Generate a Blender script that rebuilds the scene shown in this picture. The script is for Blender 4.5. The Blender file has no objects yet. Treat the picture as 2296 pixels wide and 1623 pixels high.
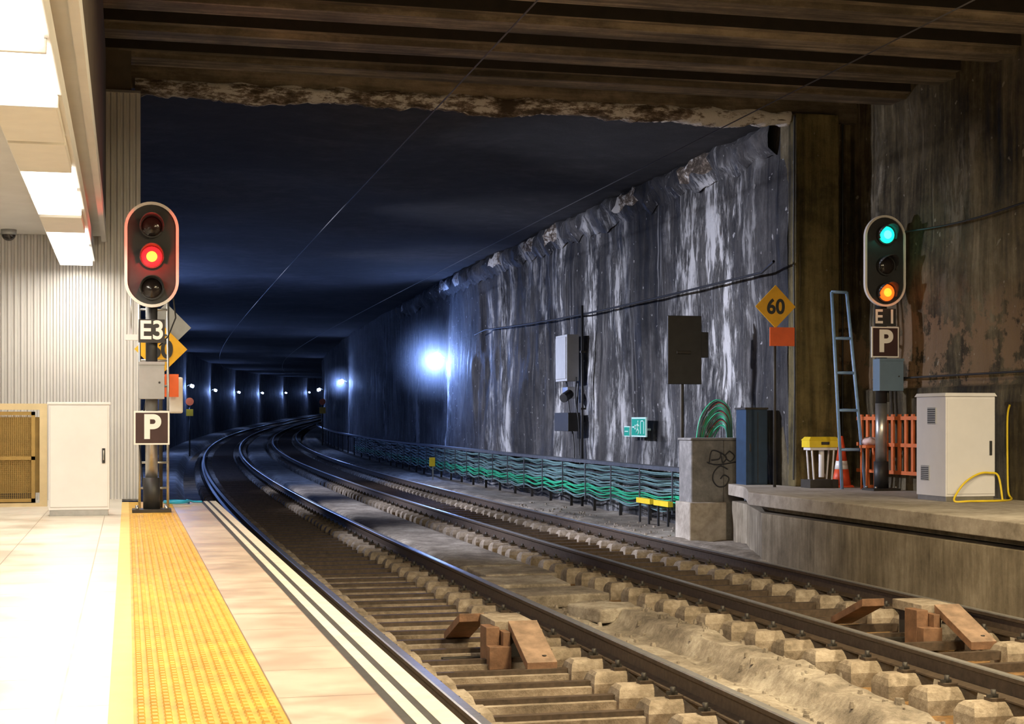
import bpy, bmesh, math, random
from mathutils import Vector, Matrix, noise
random.seed(7)
sc=bpy.context.scene
sc.view_settings.view_transform='Standard'
sc.view_settings.look='None'
sc.view_settings.exposure=0
ROOT=sc.collection

# ------------------------------------------------------------ materials
class T:
    def __init__(s,name):
        s.m=bpy.data.materials.new(name); s.m.use_nodes=True
        s.nt=s.m.node_tree; s.b=s.nt.nodes['Principled BSDF']
        s.tc=s.nt.nodes.new('ShaderNodeTexCoord'); s.xyz=None
    def n(s,t,**k):
        x=s.nt.nodes.new(t)
        for a,b in k.items(): setattr(x,a,b)
        return x
    def put(s,sock,v):
        if isinstance(v,bpy.types.NodeSocket): s.nt.links.new(v,sock)
        elif isinstance(v,(tuple,list)) and len(v)==3 and sock.type=='RGBA': sock.default_value=(*v,1)
        else: sock.default_value=v
    def P(s,k,v): s.put(s.b.inputs[k],v)
    def math(s,op,a,b=None,clamp=False):
        x=s.n('ShaderNodeMath',operation=op,use_clamp=clamp)
        s.put(x.inputs[0],a)
        if b is not None: s.put(x.inputs[1],b)
        return x.outputs[0]
    def noise(s,sc=(1,1,1),detail=4,rough=.6,loc=(0,0,0),dist=0):
        mp=s.n('ShaderNodeMapping'); mp.inputs['Scale'].default_value=sc; mp.inputs['Location'].default_value=loc
        s.nt.links.new(s.tc.outputs['Object'],mp.inputs['Vector'])
        x=s.n('ShaderNodeTexNoise'); x.inputs['Scale'].default_value=1; x.inputs['Detail'].default_value=detail
        x.inputs['Roughness'].default_value=rough; x.inputs['Distortion'].default_value=dist
        s.nt.links.new(mp.outputs[0],x.inputs['Vector']); return x.outputs['Fac']
    def ax(s,i):
        if not s.xyz:
            s.xyz=s.n('ShaderNodeSeparateXYZ'); s.nt.links.new(s.tc.outputs['Object'],s.xyz.inputs[0])
        return s.xyz.outputs[i]
    def mr(s,v,a,b,c=0.,d=1.,smooth=True):
        x=s.n('ShaderNodeMapRange'); x.interpolation_type='SMOOTHSTEP' if smooth else 'LINEAR'
        s.put(x.inputs[0],v)
        for i,q in enumerate((a,b,c,d)): x.inputs[i+1].default_value=q
        return x.outputs[0]
    def ramp(s,f,stops):
        x=s.n('ShaderNodeValToRGB'); e=x.color_ramp.elements
        while len(e)<len(stops): e.new(.5)
        for i,(p,c) in enumerate(stops): e[i].position=p; e[i].color=(*c,1)
        s.put(x.inputs[0],f); return x.outputs[0]
    def mix(s,f,a,b,mode='MIX'):
        x=s.n('ShaderNodeMixRGB',blend_type=mode)
        s.put(x.inputs[0],f); s.put(x.inputs[1],a); s.put(x.inputs[2],b); return x.outputs[0]
    def bump(s,h,st=.5,d=.02):
        x=s.n('ShaderNodeBump'); x.inputs['Strength'].default_value=st; x.inputs['Distance'].default_value=d
        s.put(x.inputs['Height'],h); s.P('Normal',x.outputs[0])

def simple(name,col,rough=.6,metal=0,var=.25,ns=6,bump=0,bs=40):
    t=T(name)
    f=t.noise((ns,ns,ns),5)
    d=tuple(c*(1-var) for c in col); l=tuple(min(1,c*(1+var*.6)) for c in col)
    t.P('Base Color',t.ramp(f,[(.3,d),(.7,l)])); t.P('Roughness',rough); t.P('Metallic',metal)
    if bump: t.bump(t.noise((bs,bs,bs),3),bump,.01)
    return t.m
def emit(name,col,st):
    t=T(name); t.P('Base Color',col); t.P('Emission Color',col)
    f=t.noise((3,3,3)); t.P('Emission Strength',t.mr(f,0,1,st*.95,st*1.05)); return t.m

def concrete(name,c1,c2,c3,rough=.85,sc=1.0,vert=True,bump=.4):
    t=T(name)
    a=t.noise((.6*sc,.6*sc,.6*sc),8,.65)
    b=t.noise((5*sc,5*sc,(.6 if vert else 5)*sc),6,.7,(3,1,2))
    f=t.math('ADD',t.math('MULTIPLY',a,.6),t.math('MULTIPLY',b,.4))
    t.P('Base Color',t.ramp(f,[(.36,c1),(.5,c2),(.64,c3)])); t.P('Roughness',rough)
    t.bump(t.noise((14,14,14),8,.7),bump,.03); return t.m

M={}
M['white_metal']=simple('white_painted_metal',(.74,.73,.76),.45,0,.06,2)
M['grey_metal']=simple('grey_metal',(.36,.37,.38),.4,.6,.15)
M['wire']=simple('overhead_wire',(.06,.055,.055),.5,.5,.2)
M['galv']=simple('galvanised_steel',(.5,.5,.5),.32,.85,.15,10)
M['ladder']=simple('ladder_blue_grey',(.22,.36,.58),.45,.0,.2,10)
M['black']=simple('black_paint',(.025,.025,.027),.5,0,.3)
M['gap_shade']=simple('beam_gap_shade',(.02,.015,.010),.9,0,.3)  # near-black that paints shade into the gaps between ceiling beams
M['dark']=simple('dark_steel',(.05,.045,.04),.55,.4,.3)
M['railing']=simple('tray_rail_steel',(.13,.14,.16),.45,.5,.3)
M['rim']=simple('signal_rim_paint',(.78,.74,.70),.5,0,.1)
M['signwhite']=simple('sign_white',(.88,.87,.85),.4,0,.04)
M['signyellow']=simple('sign_yellow',(.80,.42,.015),.45,0,.12)
M['signorange']=simple('sign_orange',(.80,.13,.025),.45,0,.1)
M['signbrown']=simple('sign_dark_plate',(.05,.02,.02),.4,0,.2)
M['greybox']=simple('grey_box',(.36,.37,.39),.5,0,.1)
M['bluebox']=simple('blue_grey_box',(.13,.20,.29),.5,0,.1)
M['bluedoor']=simple('blue_door_paint',(.015,.04,.085),.5,0,.25)
M['mesh']=simple('ochre_paint',(.36,.23,.06),.55,0,.2)
M['beige']=simple('beige_frame',(.60,.48,.28),.5,0,.1)
M['orange']=simple('barrier_orange',(.62,.15,.04),.5,0,.2)
M['conered']=simple('cone_red',(.75,.09,.03),.5,0,.15)
M['plasticyellow']=simple('plastic_yellow',(.85,.62,.03),.4,0,.1)
M['wood']=simple('ramp_wood',(.19,.10,.055),.6,0,.45,9,.3)
M['woodpale']=simple('ramp_wood_top',(.24,.16,.11),.6,0,.45,9,.3)
M['cabgreen']=simple('cable_green',(.03,.42,.22),.4,0,.2)
M['cabteal']=simple('cable_teal',(.15,.26,.26),.4,0,.3)
M['cabblack']=simple('cable_black',(.02,.02,.022),.5,0,.3)
M['cabred']=simple('cable_reddish',(.30,.06,.05),.4)
M['pink']=simple('pale_sack',(.7,.5,.48),.7,0,.1)
M['blueplastic']=simple('blue_hose',(.02,.35,.6),.4,0,.1)
M['glassdark']=simple('dark_lens',(.02,.015,.015),.12,0,.2)
M['green_sign']=simple('safety_green',(.0,.33,.22),.4,0,.1)
M['rust']=simple('rail_rusty_side',(.085,.06,.042),.55,.3,.4,20)
M['railtop']=simple('rail_polished_head',(.62,.60,.58),.34,.9,.15,20)
M['sleeper']=concrete('sleeper_concrete',(.10,.075,.05),(.25,.20,.145),(.42,.355,.28),.85,3,False,.7)
M['paint_tag']=simple('graffiti_paint',(.02,.02,.025),.6,0,.1)
M['green_on']=emit('signal_green',(.01,.75,.52),1.6)
M['green_core']=emit('signal_green_core',(.1,1,.75),2.2)
M['orange_on']=emit('signal_orange',(1,.13,.01),1.5)
M['orange_core']=emit('signal_orange_core',(1,.27,.02),2.6)
M['red_core']=emit('signal_red_core',(1,.38,.03),4)
M['red_on']=emit('signal_red',(1,.012,.015),3)
M['tunnel_lamp']=emit('tunnel_lamp_glow',(.5,.68,1),80)
M['panel_on']=emit('diffuser_lit',(1,.95,.86),4)
M['diff_off']=simple('diffuser_unlit',(.7,.66,.58),.5,0,.05)
M['sign_palegreen']=simple('sign_pale_green',(.55,.8,.72),.4,0,.05)  # plain pale green for the sign border and pictogram

def wall_mat(name,streaks,c0,c1,c2,c3,efcol,thin=.62,band=None,thinamt=.5):
    t=T(name)
    a=t.noise((.5,.5,.5),9,.72)
    b=t.noise((5,5,.3),7,.72,(7,3,0))
    g=t.math('ADD',t.math('MULTIPLY',a,.55),t.math('MULTIPLY',b,.45))
    col=t.ramp(g,[(.40,c0),(.465,c1),(.545,c2),(.64,c3)])
    th=t.noise((8,8,.2),6,.65,(1,9,4))
    big=t.noise((.35,.35,.12),3,.5,(11,0,3))
    m=t.math('MULTIPLY',t.mr(th,thin-.03,thin+.06),t.mr(big,.42,.55))
    m=t.math('MULTIPLY',m,thinamt)
    wob=t.math('SUBTRACT',t.noise((.4,.4,1.1),5,.6,(5,5,5)),.5)
    fine=t.noise((7,7,1.6),10,.8,(2,2,8),.4)
    fine2=t.noise((1.6,1.6,.7),4,.6,(9,2,1))
    ff=t.math('ADD',t.math('MULTIPLY',fine,.55),t.math('MULTIPLY',fine2,.45))
    y=t.ax(1); z=t.ax(2)
    for (yc,w,zt,zb,inten) in streaks:
        d=t.math('ABSOLUTE',t.math('SUBTRACT',t.math('ADD',y,t.math('MULTIPLY',wob,1.8)),yc+.0))
        k=t.mr(d,w,w*.3)
        k=t.math('MULTIPLY',k,t.mr(z,zt+.3,zt-.1)); k=t.math('MULTIPLY',k,t.mr(z,zb-.6,zb+.6))
        k=t.math('MULTIPLY',k,t.mr(ff,.455,.545,.03,1)); k=t.math('MULTIPLY',k,inten)
        m=t.math('MAXIMUM',m,k)
    m=t.math('MINIMUM',m,1.)
    col=t.mix(m,col,efcol)
    if band:
        pn=t.noise((1.6,1.6,1.8),7,.7,(4,4,4))
        k=t.math('MULTIPLY',t.mr(z,band[0]-.03,band[0]+.03),t.mr(z,band[1]+.3,band[1]-.4))
        k=t.math('MULTIPLY',k,t.mr(pn,.47,.53)); k=t.math('MULTIPLY',k,.8)
        col=t.mix(k,col,band[2])
    ch=t.noise((9,9,9),2,.4,(3,8,1))
    col=t.mix(t.math('MULTIPLY',t.mr(ch,.72,.75),.6),col,efcol)
    t.P('Base Color',col); t.P('Roughness',t.mr(b,.3,.7,.5,.95))
    t.bump(t.math('ADD',t.noise((5,5,3),9,.78),t.math('MULTIPLY',m,.5)),1,.14)
    return t.m
M['wall_tun']=wall_mat('tunnel_wall_lime_lamp_shine',
   [(24.3,1.6,5.0,-.3,1.0),(26.0,1.0,4.9,.6,.9),(26.9,.6,2.6,-.8,.9),(30.0,1.0,5.2,-.8,1),(31.9,.5,5.2,-.8,.9),(34.6,.6,5.2,-.6,1),(37.6,.9,5.2,3.7,1),(36.2,.4,5.2,2,.6),
    (40.2,1.1,5.2,-.8,1),(42.4,.7,4.4,-.8,.9),(49.2,.7,2.7,-.8,1),(56,.5,5,0,.6),(66,.5,5,-1,.55),(85,.5,3,-1,.9),(97,.4,5,-1,.5),(28.1,.4,2.4,-.8,.6),(22.9,.5,5,2,.4)],  # streaks below the two near wall lamps are painted shine; the rest is lime
   (.009,.008,.009),(.036,.034,.036),(.105,.10,.102),(.25,.24,.24),(1.0,.99,1.0),.60,None,.5)
M['wall_sta']=wall_mat('station_wall_grimy',
   [(18.3,.5,4.6,2.6,.5),(16.2,.4,4.,3.,.5),(14.,.6,5.3,3.,.4),(20.8,.35,5.2,3.6,.6),(19.6,.5,5.4,4.6,.5)],
   (.014,.010,.005),(.08,.06,.028),(.23,.185,.10),(.50,.42,.27),(.62,.55,.42),.63,(1.42,2.6,(.42,.27,.15)))
M['pilaster']=wall_mat('pilaster_olive',[],(.03,.022,.008),(.13,.105,.04),(.32,.25,.10),(.48,.39,.19),(.6,.52,.4),.64)
M['ceil_tun']=concrete('tunnel_ceiling_soot',(.014,.013,.014),(.028,.027,.028),(.06,.056,.058),.95,.5,False,.3)
def beam_mat():
    t=T('ceiling_beam_concrete')
    a=t.noise((.35,3,3),7,.65); b=t.noise((.15,9,2),6,.7,(3,3,3)); c=t.noise((1.5,2,2),8,.75,(8,3,3))
    f=t.math('ADD',t.math('MULTIPLY',a,.35),t.math('MULTIPLY',b,.35)); f=t.math('ADD',f,t.math('MULTIPLY',c,.3))
    t.P('Base Color',t.ramp(f,[(.40,(.04,.032,.022)),(.5,(.14,.11,.075)),(.60,(.38,.305,.22))]))
    t.P('Roughness',.85); t.bump(t.noise((5,14,14),8,.75),.7,.03); return t.m
M['beam']=beam_mat()
def crust_mat():
    t=T('lime_crust')
    a=t.noise((3,5,9),8,.75); c=t.noise((.7,.7,.7),3,.5,(3,3,3))
    f=t.math('ADD',t.math('MULTIPLY',a,.6),t.math('MULTIPLY',c,.4))
    t.P('Base Color',t.ramp(f,[(.43,(.09,.065,.045)),(.485,(.32,.25,.19)),(.525,(.95,.91,.86))]))
    t.P('Roughness',.9); t.bump(t.noise((20,20,20),8,.8),.9,.04); return t.m
M['crust']=crust_mat()
def bed_mat():
    t=T('trackbed_oily_dirt')
    a=t.noise((1.2,1.2,1.2),9,.7); b=t.noise((18,18,18),5,.7)
    f=t.math('ADD',t.math('MULTIPLY',a,.7),t.math('MULTIPLY',b,.3))
    t.P('Base Color',t.ramp(f,[(.38,(.045,.021,.004)),(.5,(.19,.098,.028)),(.62,(.36,.23,.11))]))
    t.P('Roughness',.85); t.bump(b,.6,.02); return t.m
M['bed']=bed_mat()
def dust_mat():
    t=T('dusty_concrete')
    a=t.noise((1.1,.7,1.1),9,.7); b=t.noise((22,22,22),6,.75); c=t.noise((4,4,4),8,.7,(5,1,1))
    f=t.math('ADD',t.math('MULTIPLY',a,.5),t.math('MULTIPLY',b,.2)); f=t.math('ADD',f,t.math('MULTIPLY',c,.3))
    t.P('Base Color',t.ramp(f,[(.40,(.10,.08,.06)),(.5,(.25,.21,.165)),(.60,(.46,.41,.34))]))
    t.P('Roughness',.85); t.bump(t.math('ADD',b,c),.7,.03); return t.m
M['dust']=dust_mat()
def tile_mat(name,c1,c2,sx,sy,grout,ox=0.):
    t=T(name)
    mp=t.n('ShaderNodeMapping'); mp.inputs['Location'].default_value=(ox,0,0)
    t.nt.links.new(t.tc.outputs['Object'],mp.inputs[0])
    br=t.n('ShaderNodeTexBrick'); br.offset=0
    t.nt.links.new(mp.outputs[0],br.inputs['Vector'])
    br.inputs['Color1'].default_value=(*c1,1); br.inputs['Color2'].default_value=(*c2,1)
    br.inputs['Mortar'].default_value=(*grout,1); br.inputs['Scale'].default_value=1
    br.inputs['Mortar Size'].default_value=.004; br.inputs['Brick Width'].default_value=sx; br.inputs['Row Height'].default_value=sy
    nz=t.noise((2,2,2),8,.7)
    t.P('Base Color',t.mix(.6,br.outputs['Color'],t.ramp(nz,[(.35,(.6,.55,.5)),(.6,(1,1,1))]),'MULTIPLY'))
    t.P('Roughness',t.mr(nz,.3,.7,.28,.5)); return t.m
M['tile']=tile_mat('platform_cream_tile',(.72,.67,.59),(.68,.63,.55),.6,.6,(.34,.27,.20),.22)
M['tile2']=tile_mat('platform_edge_tile',(.60,.48,.385),(.56,.44,.355),.35,.6,(.26,.19,.13),.2)
M['edgedark']=simple('edge_dark_strip',(.045,.04,.035),.6,0,.3,12)
M['edgewhite']=simple('edge_pale_nosing',(.62,.55,.46),.6,0,.15,8)
M['tactile']=simple('tactile_yellow',(.62,.35,.045),.55,0,.3,5)
M['tacflat']=simple('flat_yellow_strip',(.76,.52,.15),.5,0,.12,5)
M['corr']=simple('corrugated_cladding',(.60,.59,.59),.42,.3,.06,1.5)
M['canopy']=simple('canopy_white',(.66,.65,.63),.6,0,.08,2)
M['canopydark']=simple('fascia_dark',(.09,.07,.05),.8,0,.3,3)
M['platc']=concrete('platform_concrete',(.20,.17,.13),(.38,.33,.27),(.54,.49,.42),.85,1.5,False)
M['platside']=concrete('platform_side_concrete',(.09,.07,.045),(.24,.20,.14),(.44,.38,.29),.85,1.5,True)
M['block']=concrete('graffiti_block_concrete',(.11,.105,.10),(.19,.18,.17),(.30,.285,.27),.85,2,False)

# ------------------------------------------------------------ mesh builder
class B:
    def __init__(s,mats): s.bm=bmesh.new(); s.mats=mats
    def face(s,vs,m=0,smooth=False):
        try:
            f=s.bm.faces.new(vs); f.material_index=m; f.smooth=smooth; return f
        except ValueError: return None
    def box(s,x0,x1,y0,y1,z0,z1,m=0,mside=None):
        v=[s.bm.verts.new(p) for p in ((x0,y0,z0),(x1,y0,z0),(x1,y1,z0),(x0,y1,z0),(x0,y0,z1),(x1,y0,z1),(x1,y1,z1),(x0,y1,z1))]
        for k,q in enumerate(((3,2,1,0),(4,5,6,7),(0,1,5,4),(1,2,6,5),(2,3,7,6),(3,0,4,7))): s.face([v[i] for i in q],m if (k<2 or mside is None) else mside)
    def frustum(s,lo,hi,z0,z1,m=0):
        a=[s.bm.verts.new((x,y,z0)) for x,y in lo]; b=[s.bm.verts.new((x,y,z1)) for x,y in hi]
        n=len(lo)
        for i in range(n): s.face([a[i],a[(i+1)%n],b[(i+1)%n],b[i]],m)
        s.face(b,m); s.face(a[::-1],m)
    def prism(s,pts,f0,f1,m=0,smooth=False):
        a=[s.bm.verts.new(f0(*p)) for p in pts]; b=[s.bm.verts.new(f1(*p)) for p in pts]; n=len(pts)
        for i in range(n): s.face([a[i],a[(i+1)%n],b[(i+1)%n],b[i]],m,smooth)
        s.face(a[::-1],m); s.face(b,m)
    def plate(s,pts,y0,y1,m=0):
        s.prism(pts,lambda x,z:(x,y0,z),lambda x,z:(x,y1,z),m)
    def cyl(s,p0,p1,r,seg=16,m=0,r2=None,cap=True):
        p0=Vector(p0);p1=Vector(p1); d=(p1-p0).normalized()
        u=d.orthogonal().normalized(); w=d.cross(u); r2=r if r2 is None else r2
        a=[];b=[]
        for i in range(seg):
            t=2*math.pi*i/seg; o=u*math.cos(t)+w*math.sin(t)
            a.append(s.bm.verts.new(p0+o*r)); b.append(s.bm.verts.new(p1+o*r2))
        for i in range(seg): s.face([a[i],a[(i+1)%seg],b[(i+1)%seg],b[i]],m,True)
        if cap: s.face(a[::-1],m); s.face(b,m)
    def grid(s,fn,us,vs,m=0,smooth=True,mf=None):
        g=[[s.bm.verts.new(fn(u,v)) for u in us] for v in vs]
        for j in range(len(vs)-1):
            for i in range(len(us)-1):
                s.face([g[j][i],g[j][i+1],g[j+1][i+1],g[j+1][i]],mf(us[i],vs[j]) if mf else m,smooth)
    def dome(s,c,r,dirv,m=0,flat=.5,seg=16,rings=5):
        c=Vector(c); d=Vector(dirv).normalized(); u=d.orthogonal().normalized(); w=d.cross(u); prev=None
        for k in range(rings):
            ph=math.pi/2*k/rings; ring=[s.bm.verts.new(c+(u*math.cos(2*math.pi*i/seg)+w*math.sin(2*math.pi*i/seg))*r*math.cos(ph)+d*r*flat*math.sin(ph)) for i in range(seg)]
            if prev:
                for i in range(seg): s.face([prev[i],prev[(i+1)%seg],ring[(i+1)%seg],ring[i]],m,True)
            prev=ring
        top=s.bm.verts.new(c+d*r*flat)
        for i in range(seg): s.face([prev[i],prev[(i+1)%seg],top],m,True)
    def make(s,name,parent=None,origin=None,bevel=0):
        if parent is not None: origin=Vector(parent.location)
        origin=Vector(origin) if origin is not None else Vector((0,0,0))
        bmesh.ops.recalc_face_normals(s.bm,faces=s.bm.faces)
        bmesh.ops.translate(s.bm,verts=s.bm.verts,vec=-origin)
        me=bpy.data.meshes.new(name); s.bm.to_mesh(me); s.bm.free()
        for m in s.mats: me.materials.append(M[m])
        o=bpy.data.objects.new(name,me); ROOT.objects.link(o)
        if parent is not None: o.parent=parent
        else: o.location=origin
        if bevel:
            b=o.modifiers.new('bevel','BEVEL'); b.width=bevel; b.segments=2; b.limit_method='ANGLE'
        return o
def group(name,loc):
    e=bpy.data.objects.new(name,None); e.empty_display_size=.2; e.location=loc; ROOT.objects.link(e); return e
def text(body,size,loc,mat,parent,name='lettering',off=.012,sx=1):
    c=bpy.data.curves.new(name,'FONT'); c.body=body; c.size=size; c.align_x='CENTER'; c.align_y='CENTER'
    c.extrude=.0015; c.offset=off*size; c.materials.append(M[mat])
    o=bpy.data.objects.new(name,c); ROOT.objects.link(o); o.parent=parent
    o.location=Vector(loc)-Vector(parent.location); o.rotation_euler=(math.pi/2,0,0); o.scale=(sx,1,1); return o
def cables(name,lines,r,mats,parent=None):
    c=bpy.data.curves.new(name,'CURVE'); c.dimensions='3D'; c.bevel_depth=r; c.bevel_resolution=2
    for m in mats: c.materials.append(M[m])
    o0=Vector(parent.location) if parent is not None else Vector((0,0,0))
    for pts,mi in lines:
        sp=c.splines.new('POLY'); sp.points.add(len(pts)-1); sp.material_index=mi
        for p,q in zip(sp.points,pts): v=Vector(q)-o0; p.co=(*v,1)
        sp.use_smooth=True
    o=bpy.data.objects.new(name,c); ROOT.objects.link(o)
    if parent is not None: o.parent=parent
    return o
def smooth_pts(P,n=6):
    P=[Vector(p) for p in P]; P=[P[0]]+P+[P[-1]]; r=[]
    for i in range(1,len(P)-2):
        for k in range(n):
            t=k/n; a,b,c,d=P[i-1:i+3]
            r.append(.5*((2*b)+(c-a)*t+(2*a-5*b+4*c-d)*t*t+(3*b-a-3*c+d)*t**3))
    r.append(P[-2]); return r
def light(name,kind,loc,energy,col,parent=None,rot=(0,0,0),sx=.3,sy=None,radius=.05,spread=None):
    l=bpy.data.lights.new(name,kind); l.energy=energy; l.color=col
    if kind=='AREA':
        l.shape='RECTANGLE'; l.size=sx; l.size_y=sy or sx
        if spread: l.spread=math.radians(spread)
    else: l.shadow_soft_size=radius
    o=bpy.data.objects.new(name,l); ROOT.objects.link(o); o.rotation_euler=rot
    o.location=Vector(loc)-(Vector(parent.location) if parent is not None else Vector((0,0,0)))
    if parent is not None: o.parent=parent
    return o

def off(y): return (y-18)**2/2000 if y>18 else 0.
def zo(y): return (y-25)**2/20000 if y>25 else 0.
def yl(a,b,near=.4,mid=60):
    r=[];y=a
    while y<b:
        r.append(y); y+= near if y<mid else (1.5 if y<140 else 4)
    r.append(b); return r

# ------------------------------------------------------------ ground
def bl(e0,e1,v):
    t=min(1,max(0,(v-e0)/(e1-e0))); return t*t*(3-2*t)
def hgt(x,y):
    n1=noise.noise(Vector((x*1.3,y*.9,0))); n2=noise.noise(Vector((x*4,y*4,3)))
    z=-1.07+.015*n1+.008*n2
    mid=bl(4.02,4.2,x)*(1-bl(5.05,5.22,x))
    if y<19.5:
        zm=-1.0+.025*n1+.012*n2
        cellv=noise.noise(Vector((7,math.floor(y/.9+.3*math.sin(y))*1.7,0)))
        cx=4.80+.08*math.sin(y*.6)+.06*n1+.05*cellv
        rid=.15*(bl(.22,.13,abs(x-cx)))*(.85+.35*cellv+.3*n2)
        zm+=rid*bl(17.5,14,y)
        zm-=.05*bl(.12,.05,abs(x-cx+.30))*bl(17,14,y)
    else: zm=-.90+.003*n2
    z=z*(1-mid)+zm*mid
    r=bl(7.85,8.15,x)
    zr=-.86+.05*n1+.03*n2 if y>19 else -.98+.02*n2
    z=z*(1-r)+zr*r
    l=bl(1.2,.95,x); z=z*(1-l)+(-.80)*l
    return z
xs=[-.4+.08*i for i in range(int(10.1/.08)+1)]
ys=[0+.12*i for i in range(int(24/.12))]+yl(24,330,.5,60)
b=B(['bed','dust'])
b.grid(lambda x,y:(x+off(y),y,hgt(x,y)+zo(y)),xs,ys,mf=lambda x,y:0 if (1.2<x<4.0 or 5.2<x<7.8) else 1)
b.make('floor_trackbed')
b=B(['dust'])
for (cx,cy,w,l,rz) in ((4.5,16.3,.95,.8,.1),(4.45,17.5,.9,1.0,-.05),(4.62,14.9,.5,.6,.3),(4.6,18.7,.9,1.0,.02)):
    c,s_=math.cos(rz),math.sin(rz)
    lo=[(cx+c*a*w/2-s_*d*l/2,cy+s_*a*w/2+c*d*l/2) for a,d in ((-1,-1),(1,-1),(1,1),(-1,1))]
    b.frustum(lo,lo,-1.02,-.88)
b.make('trackside_concrete_slabs',bevel=.02)
b=B(['dust'])
for i in range(420):
    if i<290: x=random.uniform(4.15,5.1); y=random.uniform(6,18)
    else: x=random.uniform(8.0,8.8); y=random.uniform(22.9,34)
    r=random.uniform(.01,.035); z=hgt(x,y)+zo(y)
    q=[(x+off(y)+r*math.cos(t+random.random()*.7),y+r*math.sin(t+random.random()*.7)) for t in (0,1.25,2.5,3.75,5)]
    b.frustum(q,[(x+off(y)+(a-x-off(y))*.6,y+(c-y)*.6) for a,c in q],z-.02,z+r*.9)
b.make('trackside_rubble')

# ------------------------------------------------------------ tracks
def track(xl,xr,name,ystart):
    g=group(name,((xl+xr)/2,ystart,-.88))
    prof=[(-.075,0),(.075,0),(.075,.012),(.012,.03),(.010,.115),(.034,.125),(.036,.152),(.028,.16),(-.028,.16),(-.036,.152),(-.034,.125),(-.010,.115),(-.012,.03),(-.075,.012)]
    Y=yl(ystart,325,1.0,100); n=len(prof)
    for nm,x0 in (('rail_left',xl),('rail_right',xr)):
        b=B(['rust','railtop']); prev=None
        for y in Y:
            r=[b.bm.verts.new((x0+off(y)+px,y,-.88+pz+zo(y))) for px,pz in prof]
            if prev:
                for i in range(n): b.face([prev[i],prev[(i+1)%n],r[(i+1)%n],r[i]],1 if i in (6,7,8) else 0)
            prev=r
        b.make(nm,g)
    b=B(['sleeper','dark','rust'])
    y=ystart+.2
    while y<170:
        o=off(y);z=zo(y)
        for x0 in (xl,xr):
            cx=x0+o+random.uniform(-.015,.015); a=.34; w=.135
            def rect(a,w): return [(cx-a,y-w),(cx+a,y-w),(cx+a,y+w),(cx-a,y+w)]
            b.frustum(rect(a,w),rect(a,w),-1.14+z,-.96+z,0)
            b.frustum(rect(a,w),rect(a-.015,w-.035),-.96+z,-.91+z,0)
            b.frustum(rect(a-.015,w-.035),rect(a-.04,w-.07),-.91+z,-.883+z,0)
            if y<75:
                for sgn in (-1,1):
                    xx=x0+o+sgn*.115
                    b.box(xx-.05,xx+.05,y-.05,y+.05,-.89+z,-.862+z,2)
                    b.cyl((xx+sgn*.01,y,-.87+z),(xx+sgn*.01,y,-.81+z),.018,6,1)
                    b.box(xx-.055,xx+.02,y-.012,y+.012,-.862+z,-.84+z,1)
        b.box(xl+o+.3,xr+o-.3,y-.035,y+.035,-1.02+z,-.95+z,2)
        if y<20 and xl<3: b.box(xl+o+.33,xr+o-.33,y-.10,y+.06,-1.05+z,-.985+z,0)
        y+=.6
    b.make('sleepers',g)
    return g
track(1.93,3.64,'railway_track',3.0)
track(5.65,7.36,'railway_track.001',3.0)

def ramp(cx,cy,nm,fx=-.26):
    g=group(nm,(cx,cy,-.93)); b=B(['wood','woodpale','dark','galv','sleeper'])
    def slab(x0,x1,ya,za,yb,zb,th,m):
        v=[(ya,za),(yb,zb),(yb,zb-th),(ya,za-th)]
        a=[b.bm.verts.new((x0,y,z)) for y,z in v]; c=[b.bm.verts.new((x1,y,z)) for y,z in v]
        for i in range(4): b.face([a[i],a[(i+1)%4],c[(i+1)%4],c[i]],m if i==0 else 0)
        b.face(a[::-1],0); b.face(c,0)
    slab(cx-.12,cx+.12,cy+.62,-.655,cy,-.90,.07,1)
    slab(cx+fx-.14,cx+fx+.08,cy+1.2,-.66,cy+1.85,-.90,.07,0)
    b.box(cx-.31,cx-.20,cy+.58,cy+.80,-1.02,-.70,0)
    b.box(cx-.19,cx-.13,cy+.5,cy+.80,-1.02,-.73,0)
    b.box(cx-.31,cx-.13,cy+.46,cy+.57,-1.02,-.84,0)
    b.box(cx-.22,cx+.10,cy+.66,cy+1.2,-.75,-.665,4)
    b.box(cx-.18,cx+.06,cy+.82,cy+1.15,-.98,-.75,2)
    b.box(cx-.6,cx+.2,cy+.9,cy+.97,-1.05,-.98,2)
    b.cyl((cx,cy+.06,-1.06),(cx,cy+.06,-.96),.018,8,3)
    b.cyl((cx+.04,cy+.09,-.868),(cx+.04,cy+.09,-.86),.02,8,2)
    b.make('ramp_body',g,bevel=.006); return g
ramp(3.10,11.6,'track_beacon_ramp')
ramp(7.0,11.8,'track_beacon_ramp.001',-.38)

# ------------------------------------------------------------ left platform
b=B(['tile','tacflat','tactile','tile2','edgedark','edgewhite','platc'])
Y0,Y1=-8,19.0
def strip(x0,x1,m,z=0.,y1=Y1): b.box(x0,x1,Y0,y1,z-.08,z,m)
strip(-4.2,-.06,0,0,19.9); strip(-.06,.02,1); strip(.02,.50,2,-.002); strip(.50,.85,3); strip(.85,.885,4,-.002); strip(.885,.93,5); strip(.93,.96,4,-.002); strip(.96,1.03,5)
b.box(-4.2,1.0,Y0,18.95,-.45,-.08,6); b.box(-4.2,.9,Y0,18.9,-1.2,-.45,6)
y=2.5
while y<16.4:
    for i in range(11):
        x=.045+i*.0425
        b.frustum([(x-.013,y-.022),(x+.013,y-.022),(x+.013,y+.022),(x-.013,y+.022)],[(x-.008,y-.016),(x+.008,y-.016),(x+.008,y+.016),(x-.008,y+.016)],-.003,.007,2)
    y+=.062
b.make('floor_platform_left')
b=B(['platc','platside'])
def poly(pts,z0,z1,m): b.frustum(pts,pts,z0,z1,m)
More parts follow.
